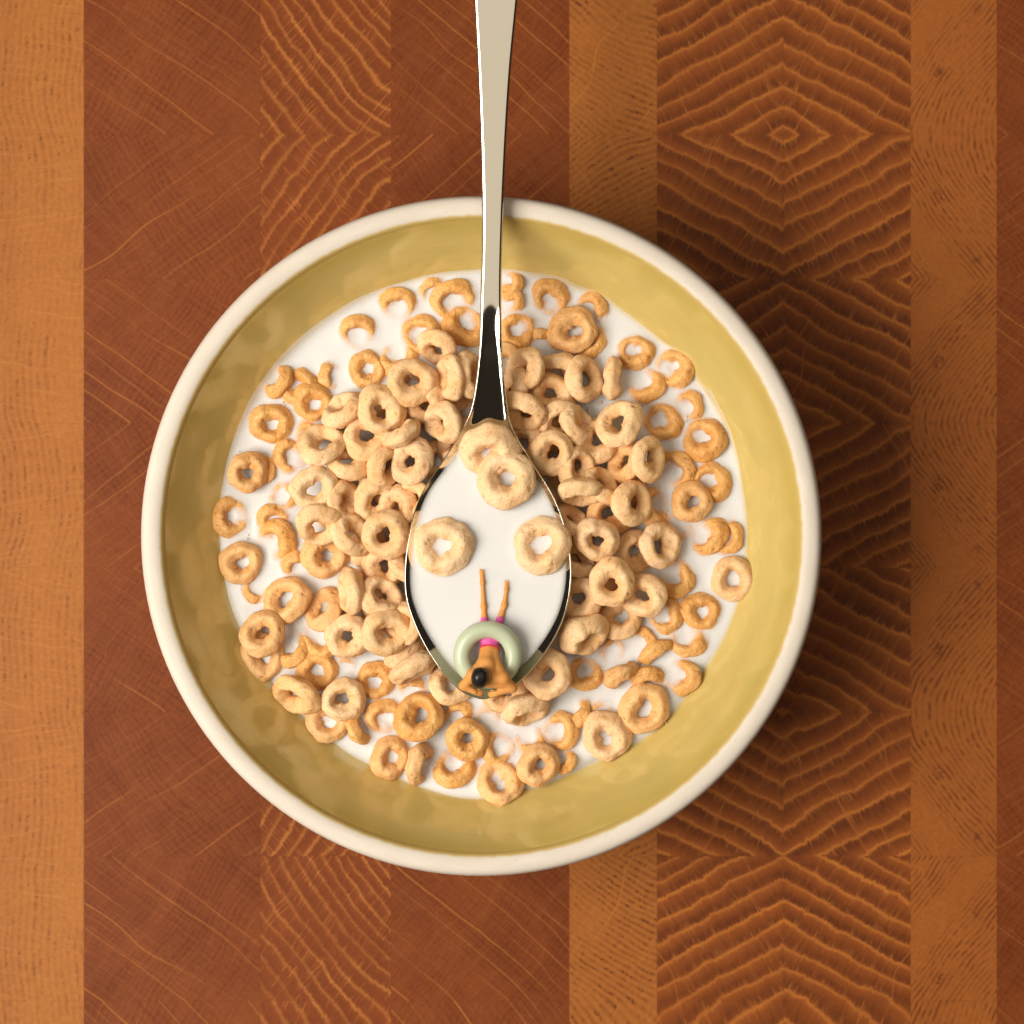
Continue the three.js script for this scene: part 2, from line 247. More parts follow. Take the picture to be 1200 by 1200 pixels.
function ringShape(seed, tube, tall = 1) {                           // outer radius 1, lying flat
  const r = rng(seed), ph = [r() * 6.3, r() * 6.3, r() * 6.3, r() * 6.3], NU = 64, NV = 28, R = 1 - tube;
  const e2 = 0.02 + 0.085 * r(), e3 = 0.02 + 0.03 * r(), ox = (r() - 0.5) * 0.10, oy = (r() - 0.5) * 0.10, o = r() * 90, thin = r() * 6.3, ta = 0.06 + 0.10 * r(), cone = (r() - 0.5) * 0.25;
  const pits = []; for (let i = 0; i < 9 + r() * 12; i++) pits.push([r() * 6.283, r() * 6.283, 0.035 + 0.06 * r() * r()]);
  const cols = [];
  const g = grid(NU, NV, (i, j) => {
    const u = i / NU * Math.PI * 2, v = j / NV * Math.PI * 2, cu = Math.cos(u), su = Math.sin(u);
    const Ru = R * (1 + e2 * Math.cos(2 * u + ph[0]) + e3 * Math.cos(3 * u + ph[1]));
    let t = tube * (1 + ta * Math.cos(u - thin) + 0.05 * Math.cos(2 * u + ph[2]) + 0.05 * Math.cos(5 * u + ph[3]));
    const cv = Math.cos(v), sv = Math.sin(v), nx = cv * cu, ny = sv, nz = cv * su;
    const bx = cu * Ru + nx * t, by = ny * t, bz = su * Ru + nz * t;
    const lump = 0.085 * noise3(bx * 2.6 + o, by * 2.6, bz * 2.6) + 0.04 * noise3(bx * 6 + o, by * 6, bz * 6 + 9) + 0.02 * noise3(bx * 14 + o, by * 14, bz * 14);
    let pit = 0; for (const [pu, pv, pw] of pits) { const d1 = Math.atan2(Math.sin(u - pu), Math.cos(u - pu)) * Ru, d2 = Math.atan2(Math.sin(v - pv), Math.cos(v - pv)) * t; pit = Math.max(pit, Math.exp(-(d1 * d1 + d2 * d2) / (pw * pw))); }
    t *= 1 + lump * 1.5; t -= 0.07 * pit;
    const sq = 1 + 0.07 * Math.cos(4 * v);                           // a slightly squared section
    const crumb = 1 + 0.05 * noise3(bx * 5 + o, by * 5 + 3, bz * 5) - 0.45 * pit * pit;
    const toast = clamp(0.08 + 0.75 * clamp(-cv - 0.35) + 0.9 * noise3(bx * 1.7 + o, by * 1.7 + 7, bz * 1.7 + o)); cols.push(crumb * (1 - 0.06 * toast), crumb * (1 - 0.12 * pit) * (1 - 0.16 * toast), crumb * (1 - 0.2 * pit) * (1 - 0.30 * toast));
    return [cu * Ru + cv * cu * t * sq + ox * 0.3 * (1 - cv), sv * t * sq * 1.06 * tall + cone * 0.15 * (cv), su * Ru + cv * su * t * sq + oy * 0.3 * (1 - cv), i / NU * 2, j / NV];
  }, false, false);
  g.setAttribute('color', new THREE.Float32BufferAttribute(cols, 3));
  const n = g.attributes.normal, w = NV + 1, v3 = new THREE.Vector3(), v4 = new THREE.Vector3();      // smooth over the seams
  const join = (a, b) => { v3.fromBufferAttribute(n, a); v4.fromBufferAttribute(n, b); v3.add(v4).normalize(); n.setXYZ(a, v3.x, v3.y, v3.z); n.setXYZ(b, v3.x, v3.y, v3.z); };
  for (let i = 0; i <= NU; i++) join(i * w, i * w + NV);
  for (let j = 0; j <= NV; j++) join(j, NU * w + j);
  return { geo: g, R, tube };
}
const shapes = []; for (let i = 0; i < 12; i++) shapes.push(ringShape(101 + i * 17, [0.345, 0.36, 0.33, 0.37, 0.35, 0.34, 0.365, 0.355, 0.345, 0.335, 0.36, 0.35][i], [1, 1.05, 0.95, 1.1, 1, 0.95, 1.05, 1, 1.1, 1, 0.95, 1.05][i]));
const bigShapes = [ringShape(801, 0.345), ringShape(822, 0.36), ringShape(843, 0.34), ringShape(861, 0.43)];

// x, y, width in photo pixels; lean in degrees and the way it leans (0 right, 90 down the picture); height over the milk in mm; 0 dry 1 damp 2 wet
const RINGS = [
  // in the milk, upper part
  [420, 391, 46, 20, 90, -1.0, 2], [431, 433, 46, 4, 40, -0.2, 2], [467, 358, 46, 24, 105, -1.2, 2], [327, 446, 42, 52, 210, -0.2, 2], [350, 453, 46, 12, 200, -0.3, 1], [367, 472, 47, 8, 60, 0.2, 2],
  [388, 440, 36, 40, 10, -1.5, 2], [319, 497, 50, 3, 90, 0.1, 2], [342, 535, 46, 16, 0, -1.0, 2], [362, 512, 40, 10, 90, -1.6, 2], [290, 554, 48, 14, 0, 0.4, 1], [306, 548, 40, 30, 200, -1.5, 2],
  [507, 342, 38, 34, 60, -1.7, 2], [532, 352, 56, 26, 62, -1.0, 2], [492, 392, 48, 8, 160, -0.3, 2], [546, 381, 52, 12, 310, -0.2, 2], [594, 332, 44, 26, 200, -0.9, 2], [596, 352, 40, 30, 150, -1.0, 2],
  [607, 388, 48, 14, 340, -0.3, 2], [633, 398, 34, 55, 90, -2.0, 2], [645, 350, 46, 16, 95, -0.6, 1], [672, 388, 56, 7, 200, 0.5, 1], [692, 398, 44, 22, 230, -1.2, 2], [692, 362, 44, 30, 130, -1.5, 2],
  [744, 412, 44, 5, 250, -0.5, 2], [789, 431, 52, 18, 165, -0.7, 0], [756, 450, 48, 24, 215, -1.1, 2], [775, 493, 48, 6, 190, -0.8, 2], [806, 477, 42, 26, 165, -1.1, 2], [824, 514, 54, 14, 205, 0, 2],
  [792, 552, 50, 26, 170, -1.3, 2], [833, 564, 48, 8, 150, -0.5, 2], [811, 588, 48, 6, 230, 0.8, 1], [827, 627, 50, 24, 205, -1.0, 2], [850, 629, 46, 22, 190, -0.9, 2], [859, 679, 52, 6, 180, 0.7, 0],
  [822, 717, 46, 2, 0, -0.1, 2], [790, 618, 44, 16, 0, -1.7, 2], [790, 676, 52, 24, 240, -1.1, 2], [779, 720, 46, 12, 210, -0.7, 2], [753, 750, 40, 48, 135, -1.9, 2], [770, 765, 46, 66, 60, -1.3, 2], [718, 762, 38, 20, 90, -1.8, 2],
  [728, 790, 44, 82, 60, 1.0, 1], [797, 792, 48, 24, 180, -0.9, 1], [755, 830, 60, 3, 90, 0.9, 1], [710, 863, 58, 8, 80, 0.6, 0], [675, 834, 44, 50, 215, -1.5, 2], [655, 857, 48, 20, 180, -0.4, 2], [685, 788, 44, 12, 300, -0.6, 2],
  [632, 896, 50, 6, 90, 0.4, 1], [661, 890, 34, 44, 200, -1.5, 2], [704, 838, 40, 20, 60, -1.7, 2], [585, 876, 44, 14, 330, -0.7, 2], [572, 842, 36, 20, 90, -1.6, 2], [537, 838, 44, 26, 120, -1.8, 2], [547, 866, 50, 10, 40, 0.8, 2],
  [492, 840, 58, 18, 240, 0.8, 2], [533, 898, 54, 26, 270, -0.6, 1], [585, 917, 56, 22, 272, 0.1, 1], [492, 895, 54, 74, 15, 0.6, 1], [459, 887, 50, 6, 30, 0, 1], [484, 808, 40, 26, 100, -1.7, 2], [452, 840, 48, 18, 60, -0.9, 2],
  [440, 798, 47, 8, 120, 0, 2], [421, 853, 46, 70, 330, -0.6, 1], [384, 845, 52, 6, 260, 0, 1], [347, 814, 60, 54, 125, 1.4, 1], [402, 819, 52, 12, 20, 1.5, 0], [372, 786, 50, 8, 60, 0.2, 2], [375, 748, 52, 22, 235, -1.0, 2],
  [308, 768, 55, 8, 90, 0.2, 1], [308, 742, 54, 8, 240, 2.2, 1], [335, 703, 56, 16, 200, 0.5, 1], [380, 713, 54, 46, 215, 1.2, 1], [300, 690, 40, 34, 300, -1.8, 2], [283, 660, 50, 4, 60, 0.8, 1], [271, 605, 48, 20, 0, -0.6, 1],
  [322, 612, 46, 20, 60, -1.2, 2], [322, 634, 54, 26, 140, -1.1, 2], [350, 664, 42, 22, 60, -1.5, 2], [334, 582, 42, 16, 180, -1.6, 2], [382, 650, 56, 14, 30, 0.6, 1], [406, 781, 34, 30, 90, -2.0, 2],
  // the dry heap
  [402, 481, 54, 60, 240, 2.0, 0], [446, 481, 58, 16, 20, 4.0, 0], [483, 447, 58, 6, 45, 4.6, 0], [431, 512, 56, 14, 300, 2.4, 0], [471, 508, 52, 78, 238, 5.0, 0], [378, 521, 60, 44, 262, 2.0, 0], [408, 541, 54, 46, 285, 1.6, 0],
  [482, 541, 56, 30, 205, 4.8, 0], [452, 547, 52, 50, 20, 2.6, 0], [512, 408, 48, 42, 120, 1.6, 0], [528, 441, 56, 66, 172, 4.8, 0], [551, 440, 54, 58, 350, 3.2, 0], [498, 474, 54, 34, 110, 2.0, 0], [521, 495, 55, 56, 160, 4.8, 0],
  [532, 520, 48, 50, 200, 2.0, 0], [513, 540, 48, 20, 90, 0.8, 0], [617, 432, 54, 50, 185, 2.4, 0], [595, 424, 46, 30, 120, 0.4, 1], [652, 428, 46, 74, 90, 1.6, 0], [645, 462, 54, 8, 300, 4.8, 0], [600, 456, 50, 52, 200, 1.8, 0],
  [614, 484, 56, 46, 115, 3.6, 0], [655, 494, 52, 28, 70, 1.8, 0], [675, 497, 52, 60, 340, 1.5, 0], [647, 531, 54, 10, 110, 4.8, 0], [614, 520, 50, 30, 180, 1.4, 0], [676, 547, 50, 34, 20, 2.6, 0], [685, 444, 56, 44, 350, 2.4, 0],
  [719, 443, 50, 80, 5, 1.6, 0], [725, 497, 58, 28, 240, 2.0, 0], [700, 517, 54, 12, 250, 0.8, 0], [732, 541, 50, 46, 195, 0.5, 1], [759, 537, 53, 48, 8, 2.4, 0], [681, 577, 54, 64, 85, 4.8, 0], [704, 567, 50, 58, 320, 2.4, 0],
  [741, 590, 55, 40, 350, 3.4, 0], [766, 594, 48, 44, 340, 0.2, 1], [714, 601, 54, 14, 20, 0.8, 1], [667, 609, 50, 60, 310, 2.6, 0], [700, 633, 52, 8, 60, 4.8, 0], [674, 655, 50, 44, 330, 2.6, 0], [772, 639, 55, 36, 345, 3.8, 0],
  [743, 647, 56, 36, 20, 1.8, 0], [716, 684, 56, 6, 60, 4.8, 0], [753, 698, 54, 18, 150, 2.0, 0], [680, 702, 54, 20, 150, 2.0, 0], [727, 724, 54, 22, 260, 1.2, 0], [686, 744, 60, 50, 55, 4.6, 0], [641, 790, 60, 14, 180, 4.2, 0],
  [616, 832, 58, 62, 65, 1.8, 0], [592, 812, 56, 24, 90, 0.8, 0], [528, 802, 52, 20, 300, 0.8, 0], [484, 783, 58, 80, 62, 1.4, 0], [476, 766, 54, 70, 60, 0.5, 0], [454, 741, 58, 16, 30, 4.4, 0], [408, 746, 54, 14, 80, 2.0, 0],
  [411, 694, 54, 70, 175, 4.8, 0], [447, 699, 54, 34, 330, 2.0, 0], [450, 664, 52, 20, 100, 1.8, 0], [452, 627, 58, 8, 110, 4.8, 0], [414, 627, 55, 42, 325, 3.0, 0], [375, 616, 58, 36, 75, 3.4, 0], [369, 572, 54, 8, 60, 4.2, 0],
  [402, 587, 52, 52, 10, 1.8, 0], [440, 586, 52, 26, 60, 1.8, 0], [466, 594, 50, 24, 200, 2.2, 0], [414, 565, 48, 30, 80, 1.0, 0], [486, 584, 50, 40, 160, 3.4, 0], [478, 655, 52, 30, 200, 2.2, 0], [474, 730, 54, 36, 190, 2.6, 0],
];
// soaked pieces just under the surface between the heap and the milk's edge
{
  const r = rng(41);
  for (let k = 0; k < 900; k++) {
    const a = r() * 6.283, d = 190 + r() * 100, px = 565 + Math.cos(a) * d, py = 628 + Math.sin(a) * d;
    const az = r() * 360, tilt = 14 + r() * 34, w = 42 + r() * 8;
    if (RINGS.some((q) => Math.hypot(q[0] - px, q[1] - py) < (q[5] < 0 ? 34 : 31))) continue;
    RINGS.push([px, py, w, tilt, az, -1.1 - r() * 0.35, 2]);
  }
}
// loose rings deeper in the heap that show through its gaps
{
  const r = rng(77);
  for (let y = 420; y < 800; y += 30) for (let x = 395; x < 770; x += 31) {
    const px = x + (r() - 0.5) * 18, py = y + (r() - 0.5) * 18, dx = (px - 568) / 178, dy = (py - 602) / 178, tilt = 10 + r() * 25, az = r() * 360, w = 50 + r() * 5;
    if (dx * dx + dy * dy > 1) continue;
    if (Math.hypot((px - 571) / 80, (py - 665) / 130) < 1) continue;
    if (RINGS.some((q) => q[5] < 1.7 && Math.hypot(q[0] - px, q[1] - py) < 30)) continue;
    RINGS.push([px, py, w, tilt, az, 0.2, 0]);
  }
}
function lean(tilt, az, spin) {
  const t = tilt * Math.PI / 180, a = az * Math.PI / 180, up = new THREE.Vector3(0, 1, 0), n = new THREE.Vector3(Math.sin(t) * Math.cos(a), Math.cos(t), Math.sin(t) * Math.sin(a));
  return new THREE.Quaternion().setFromUnitVectors(up, n).multiply(new THREE.Quaternion().setFromAxisAngle(up, spin));
}
const placed = [];
{
  const r = rng(9), line = (p, q, R) => { const a = []; for (let i = 0; i < 20; i++) a.push(new THREE.Vector3(Math.cos(i / 20 * 6.2832) * R, 0, Math.sin(i / 20 * 6.2832) * R).applyQuaternion(q).add(p)); return a; };
  const order = RINGS.map((v, i) => ({ v, i, s: shapes[Math.floor(r() * 12)], spin: r() * 6.283 })).sort((a, b) => a.v[5] - b.v[5]);
  for (const o of order) {
    const [px, py, w, tilt, az, z0, tone] = o.v, q = lean(tilt, az, o.spin);
    let z = z0 < 0.7 ? z0 - 0.3 : z0, p, pts, half;
    for (let k = 0; k < 22; k++, z += 0.25) {
      half = w / 2 * scaleAt(MILK_Y + z); p = at(px, py, MILK_Y + z); pts = line(p, q, half * o.s.R);
      if (z0 < 0.35) break;
      let hit = false;
      for (const b of placed) { if (b.p.distanceTo(p) > b.half + half) continue; const need = 0.80 * (b.tube + half * o.s.tube), n2 = need * need; for (const u of pts) { for (const t of b.pts) if (u.distanceToSquared(t) < n2) { hit = true; break; } if (hit) break; } if (hit) break; }
      if (!hit) break;
    }
    placed.push({ p, q, pts, half, tube: half * o.s.tube, s: o.s, tone, tilt, z, px, py });
  }
}
// words that single each ring out: where it lies on the clock face of the bowl (twelve is the spoon's handle) and its place from the milk's edge inwards
{
  const HOURS = ['twelve', 'one', 'two', 'three', 'four', 'five', 'six', 'seven', 'eight', 'nine', 'ten', 'eleven'], RANK = ['outermost', 'second', 'third', 'fourth', 'fifth', 'sixth', 'seventh', 'eighth', 'ninth', 'tenth', 'eleventh'];
  const sectors = {};
  for (const b of placed) {
    const h = Math.round(((Math.atan2(b.px - 565, 628 - b.py) / (2 * Math.PI)) * 24 + 24)) % 24;
    b.clock = (h % 2 ? 'half past ' : '') + HOURS[Math.floor(h / 2)]; b.rad = Math.hypot(b.px - 565, b.py - 628); (sectors[h] ??= []).push(b);
  }
  for (const s of Object.values(sectors)) s.sort((a, b) => b.rad - a.rad).forEach((b, i) => { b.rank = RANK[i]; });
  const protos = {};
  const shades = [[1, 1, 1], [0.95, 0.91, 0.86], [1, 0.97, 0.93], [0.97, 0.96, 0.98]].map((c) => cerealMats.map((m) => { const k = m.clone(); k.color.setRGB(...c); return k; }));
  for (const b of placed) {
    const tone = b.z < -0.4 ? 2 : b.tone, shade = Math.floor(hash(Math.round(b.px), Math.round(b.py)) * 4), key = [tone, shapes.indexOf(b.s), shade].join();
    let m = protos[key];
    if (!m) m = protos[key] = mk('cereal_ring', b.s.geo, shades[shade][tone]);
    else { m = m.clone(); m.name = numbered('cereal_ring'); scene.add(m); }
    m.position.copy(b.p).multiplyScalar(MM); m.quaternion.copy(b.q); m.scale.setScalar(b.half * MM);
    const look = (b.z < -0.8 ? 'mostly sunk' : b.z < 0.6 ? (b.tilt > 40 ? 'damp, tilted' : 'damp, floating') : b.tilt > 56 ? 'dry, on edge' : b.tilt > 26 ? 'dry, leaning' : 'dry, flat');
    tag(m, `${look} cereal ring at ${b.clock} on the clock, ${b.rank} from milk edge`, 'cereal ring', 'oat cereal rings in the bowl of milk');
  }
}

// ------------------------------------------------------------------ milk in the bowl
const LAYERS = 6, LAYER_GAP = 0.24;
const milkMat = (k) => new THREE.MeshPhysicalMaterial({ color: new THREE.Color().setRGB(0.93, 0.92, 0.90), roughness: k ? 0.6 : 0.16, specularIntensity: k ? 0 : 0.8, ...(k < LAYERS ? { transparent: true, opacity: [0.20, 0.22, 0.25, 0.30, 0.36, 0.45][k] } : {}) });
const milkMats = []; for (let k = 0; k <= LAYERS; k++) milkMats.push(milkMat(k));
const rise = (x, z, list, level) => {                                // the milk creeps up whatever pierces it
  let e = 0;
  for (const b of list) {
    if (Math.abs(b.p.x - x) > b.half + 3 || Math.abs(b.p.z - z) > b.half + 3) continue;
    for (const t of b.pts) { const dy = t.y - level; if (Math.abs(dy) > b.tube) continue; const d = Math.hypot(t.x - x, t.z - z), e1 = 0.38 * Math.exp(-Math.max(0, d - b.tube * 0.9) / 0.75); if (e1 > e) e = e1; }
  }
  return e;
};
{
  const EDGE = [[0, 310], [20, 309], [38, 304], [46, 306], [54, 303], [64, 299], [78, 302], [91, 309], [105, 303], [122, 299], [141, 300], [158, 304], [172, 306], [186, 309], [205, 312], [219, 316], [238, 313], [255, 312], [271, 313], [288, 316], [305, 321], [322, 319], [334, 316], [346, 312], [360, 310]];
  const NR = 120, NA = 420, s = scaleAt(MILK_Y), h = [];
  const radius = (a) => (table(EDGE, ((a * 180 / Math.PI) % 360 + 360) % 360, 1) + 1.2 * noise(a * 9, 2)) * s;
  for (let i = 0; i <= NR; i++) { h.push([]); for (let j = 0; j <= NA; j++) { const a = j / NA * Math.PI * 2, r = radius(a) * Math.sqrt(i / NR); h[i].push(rise(BC.x + Math.cos(a) * r, BC.z + Math.sin(a) * r, placed, MILK_Y) + 0.05 * noise(Math.cos(a) * r / 6, Math.sin(a) * r / 6)); } }
  const bowlMilk = group('milk'); tag(bowlMilk, 'white milk pooled around the cereal in the yellow bowl', 'milk');
  for (let k = 0; k <= LAYERS; k++) {
    const g = grid(NR, NA, (i, j) => {
      const a = j / NA * Math.PI * 2, R = radius(a), r = R * Math.sqrt(i / NR), e = clamp((r - R + 5) / 5), wall = wallY(R);
      const y = MILK_Y + (h[i][j] * (1 - e * e) + (wall - MILK_Y + 0.12) * e * e * e) - k * LAYER_GAP;
      const rr = i === NR ? r + 0.6 : r;
      return [BC.x + Math.cos(a) * rr, y, BC.z + Math.sin(a) * rr];
    }, false, true);
    mk('milk_layer', mmGeo(g), milkMats[k], bowlMilk);
  }
}

{
  const r = rng(4), film = new THREE.MeshPhysicalMaterial({ color: new THREE.Color().setRGB(0.62, 0.5, 0.42), roughness: 0.06, specularIntensity: 1 }), froth = scene.getObjectByName('milk');
  const spots = [[282, 532], [330, 472], [291, 630], [344, 631], [690, 482], [705, 470], [751, 474], [805, 491], [780, 600], [806, 553], [796, 709], [372, 500], [488, 933], [780, 846], [526, 848], [640, 905], [440, 905], [575, 332], [700, 372]];
  spots.forEach(([px, py]) => { for (let k = 0; k < 1 + r() * 2; k++) { const q = 0.16 + r() * 0.22, m = mk('bubble', mmGeo(new THREE.SphereGeometry(q, 12, 8)), film, froth); m.position.copy(at(px + (r() - 0.5) * 6, py + (r() - 0.5) * 6, MILK_Y + 0.1)).multiplyScalar(MM); } });
}

// ------------------------------------------------------------------ the spoon
// y in the photo, middle x, half width (pixels), height of its edge, depth of its hollow (mm)
const SPOON = [[-170, 586, 40, 71.5, -0.15], [-60, 582.4, 30, 69.2, -0.15], [0, 581, 26, 68, -0.15], [80, 579.3, 20, 66.4, -0.15], [160, 578.3, 15.8, 64.9, -0.15], [240, 577.3, 13, 63.6, -0.12], [300, 576.3, 12, 62.7, -0.08], [335, 575.4, 12.3, 62.15, 0.0], [355, 575.1, 12.5, 61.7, 0.14], [375, 575, 12.9, 61.05, 0.34], [400, 575, 13.5, 60.1, 0.45], [440, 574.6, 16.3, 58.45, 0.5], [480, 573.4, 22, 56.3, 0.85], [500, 571.5, 29, 55.5, 1.15], [515, 571, 36.5, 55.15, 1.65], [530, 571, 46, 55, 2.55], [550, 570.7, 58.5, 55, 4.2], [575, 570.3, 75, 55.1, 6.8], [600, 571, 86, 55, 7.7], [625, 571.6, 92.5, 55, 8.3], [650, 572, 96.8, 55, 8.5], [675, 571.8, 98.2, 55, 8.5], [700, 571.2, 96, 55.1, 8.2], [725, 571.6, 89, 55.3, 7.5], [750, 571.2, 77.5, 55.6, 6.4], [775, 570, 61.5, 55.9, 5], [795, 568.5, 45, 56.2, 3.5], [810, 567, 27.5, 56.5, 1.8], [816, 566.5, 16, 56.6, 0.9], [819.5, 566, 4, 56.7, 0.2]];
const spoonAt = (py) => ({ cx: table(SPOON, py, 1), hw: Math.max(0.5, table(SPOON, py, 2)), zr: table(SPOON, py, 3), dep: table(SPOON, py, 4) });
const hollow = (u, d, py) => d < 0 ? d * (1 - Math.abs(u) ** 4) : d * (1 - Math.pow(Math.abs(u), 2.1 + 7 * clamp((550 - py) / 60) * clamp((py - 385) / 40)));
const SPOON_MILK = 53.95;
const steel = new THREE.MeshPhysicalMaterial({ color: new THREE.Color().setRGB(0.72, 0.665, 0.57), metalness: 1, roughness: 0.07 });
{
  const st = []; for (let y = -170; y < 500; y += 6) st.push(y); for (let y = 500; y < 800; y += 4) st.push(y); for (let y = 800; y <= 819.5; y += 1.5) st.push(y); st.push(819.5);
  const NV = 40, TH = 1.15;
  const section = (py) => {                                          // closed loop: top surface, rounded edge, underside
    const s = spoonAt(py), pts = [], th = py > 480 ? TH : 1.15 + 0.9 * clamp((480 - py) / 140), e = Math.min(th / 2, s.hw * scaleAt(s.zr) * 0.4);
    const k = scaleAt(s.zr), hw = s.hw * k, bev = e * 0.55 + (Math.min(0.85, hw * 0.3) - e * 0.55) * clamp((430 - py) / 110);
    for (let i = 0; i <= NV; i++) { const u = -1 + 2 * i / NV, uu = Math.sin(u * Math.PI / 2); pts.push([uu * (hw - bev), s.zr - hollow(uu, s.dep, py)]); }
    for (let i = 1; i < 8; i++) { const a = Math.PI / 2 - Math.PI * i / 8; pts.push([hw - bev + Math.cos(a) * bev, s.zr - e + Math.sin(a) * e]); }
    for (let i = 0; i <= NV; i++) { const u = 1 - 2 * i / NV, uu = Math.sin(u * Math.PI / 2); pts.push([uu * (hw - bev), s.zr - 2 * e - Math.max(0, hollow(uu, s.dep, py)) - (s.dep < 0.2 ? 0.5 * (1 - uu * uu) * (0.2 - Math.max(0, s.dep)) : 0)]); }
    for (let i = 1; i < 8; i++) { const a = -Math.PI / 2 - Math.PI * i / 8; pts.push([-hw + bev + Math.cos(a) * bev, s.zr - e + Math.sin(a) * e]); }
    pts.push(pts[0]);
    const c = (s.cx - 600) * k, z = (py - 600) * k;
    return pts.map((p) => [c + p[0], p[1], z]);
  };
  const secs = st.map(section), n = secs[0].length - 1;
  const g = mergeVertices(grid(st.length - 1, n, (i, j) => [...secs[i][j], 0, 0], false, true), 1e-3);
  g.computeVertexNormals();
  const base = at(571, 650, 46.5), sp = mk('spoon', mmGeo(g.translate(-base.x, -base.y, -base.z)), steel);
  sp.position.copy(base).multiplyScalar(MM);
  tag(sp, 'polished steel spoon of milk resting across the bowl rim and cereal', 'spoon');
}

// ------------------------------------------------------------------ cereal and milk in the spoon
const spoonRings = [];
{
  const rows = [[593, 561, 69, 9, 190, 1.9, 0, 'milk coated cereal ring near the neck of the spoon'], [518.5, 640, 71, 9, 150, -0.5, 1, 'milk coated cereal ring in the spoon against its rim, opposite the wide holed one'], [635.5, 638, 69, 10, 190, -0.4, 2, 'milk coated cereal ring with a wide hole, at the shaded side of the spoon'], [572, 529, 69, 26, 92, -0.1, 3, 'dry cereal ring leaning on the spoon neck, partly behind another ring']];
  for (const [px, py, w, tilt, az, dz, k, label] of rows) {
    const y = SPOON_MILK + dz, half = w / 2 * scaleAt(y), p = at(px, py, y), q = lean(tilt, az, k * 1.7 + 0.4), s = bigShapes[k];
    const m = mk('cereal_ring', s.geo, cerealMats[k === 3 ? 0 : 3]); m.position.copy(p).multiplyScalar(MM); m.quaternion.copy(q); m.scale.setScalar(half * MM);
    tag(m, label, 'cereal ring', 'cereal rings in the spoon');
    const pts = []; for (let i = 0; i < 32; i++) pts.push(new THREE.Vector3(Math.cos(i / 32 * 6.2832) * half * s.R, 0, Math.sin(i / 32 * 6.2832) * half * s.R).applyQuaternion(q).add(p));
    spoonRings.push({ p, pts, half, tube: half * s.tube });
  }
  const tub = group('spoon_milk'); tag(tub, 'white milk filling the hollow of the steel spoon', 'milk');
  const y0 = 522, y1 = 800, NU = 130, NV = 80, reach = (py, lv) => { const s = spoonAt(py), g = s.zr - lv; return g >= s.dep ? 0 : Math.pow(1 - Math.max(0, g) / s.dep, 1 / 2.1) * s.hw; };
  const spoonMats = milkMats;
  for (let k = 0; k <= LAYERS; k++) {
    const lv = SPOON_MILK - k * LAYER_GAP;
    let a = y0, b = y1; while (reach(a, lv) <= 0 && a < 700) a += 0.5; while (reach(b, lv) <= 0 && b > 700) b -= 0.5;
    const g = grid(NU, NV, (i, j) => {
      const t = 0.5 - 0.5 * Math.cos(Math.PI * i / NU), py = a + (b - a) * t, s = spoonAt(py), hw = Math.max(0.2, reach(py, lv)), u = Math.sin((-1 + 2 * j / NV) * Math.PI / 2), ky = scaleAt(lv);
      const x = (s.cx - 600) * ky + u * (hw * ky + 0.25), z = (py - 600) * ky, e = clamp((Math.abs(u) - 0.9) / 0.1);
      return [x, lv + 0.8 * rise(x, z, spoonRings, SPOON_MILK) * (1 - e) + 0.22 * e * e, z];
    }, false, false);
    mk('milk_layer', mmGeo(g), spoonMats[k], tub);
  }
}

// ------------------------------------------------------------------ swim ring
{
  const p = at(571.5, 767.5, 57.0), s = scaleAt(57.1), R = 30.3 * s, r = 10.2 * s;
  const g = new THREE.TorusGeometry(R, r, 40, 120); g.rotateX(Math.PI / 2);
  const m = mk('swim_ring', mmGeo(g), new THREE.MeshPhysicalMaterial({ color: new THREE.Color().setRGB(0.49, 0.53, 0.36), roughness: 0.38, clearcoat: 0.25, clearcoatRoughness: 0.3 }));
  m.position.copy(p).multiplyScalar(MM); m.rotation.x = 8 * Math.PI / 180; m.rotation.z = -4 * Math.PI / 180;
  tag(m, 'pale green toy swim ring floating at the tip of the spoon', 'swim ring');
}

// ------------------------------------------------------------------ the figure leaning over the ring, arms folded on the spoon's edge
function fieldMesh(bones, box, res, k, keep) {                       // smooth union of tapered capsules, meshed
  const mc = new MarchingCubes(res, new THREE.MeshStandardMaterial(), false, false, 300000), [cx, cy, cz, hs] = box, f = mc.field;
  const B = bones.map(([a, b, ra, rb, sq]) => ({ a, d: b.clone().sub(a), l: Math.max(1e-9, b.distanceToSquared(a)), ra, rb }));
  const p = new THREE.Vector3();
  for (let z = 0; z < res; z++) for (let y = 0; y < res; y++) for (let x = 0; x < res; x++) {
    const h = res / 2; p.set(cx + (x - h) / h * hs, cy + (y - h) / h * hs, cz + (z - h) / h * hs);
    let d = 1e3;
    for (const b of B) {
      const vx = p.x - b.a.x, vy = p.y - b.a.y, vz = p.z - b.a.z, t = clamp((vx * b.d.x + vy * b.d.y + vz * b.d.z) / b.l);
      const e = Math.hypot(vx - b.d.x * t, vy - b.d.y * t, vz - b.d.z * t) - (b.ra + (b.rb - b.ra) * t);
      if (e > d + k) continue;
      const m = Math.max(0, k - Math.abs(d - e)) / k; d = Math.min(d, e) - m * m * k * 0.25;
    }
    if (keep) d = Math.max(d, keep(p));
    f[x + y * res + z * res * res] = -d;
  }
  mc.isolation = 0; mc.update();
  const n = mc.count, pos = mc.positionArray.slice(0, n * 3), nor = mc.normalArray.slice(0, n * 3);
  for (let i = 0; i < n; i++) { pos[3 * i] = cx + pos[3 * i] * hs; pos[3 * i + 1] = cy + pos[3 * i + 1] * hs; pos[3 * i + 2] = cz + pos[3 * i + 2] * hs; }
  const g = new THREE.BufferGeometry(); g.setAttribute('position', new THREE.BufferAttribute(pos, 3)); 
  const w = mergeVertices(g, 1e-4); w.computeVertexNormals(); return w;
}
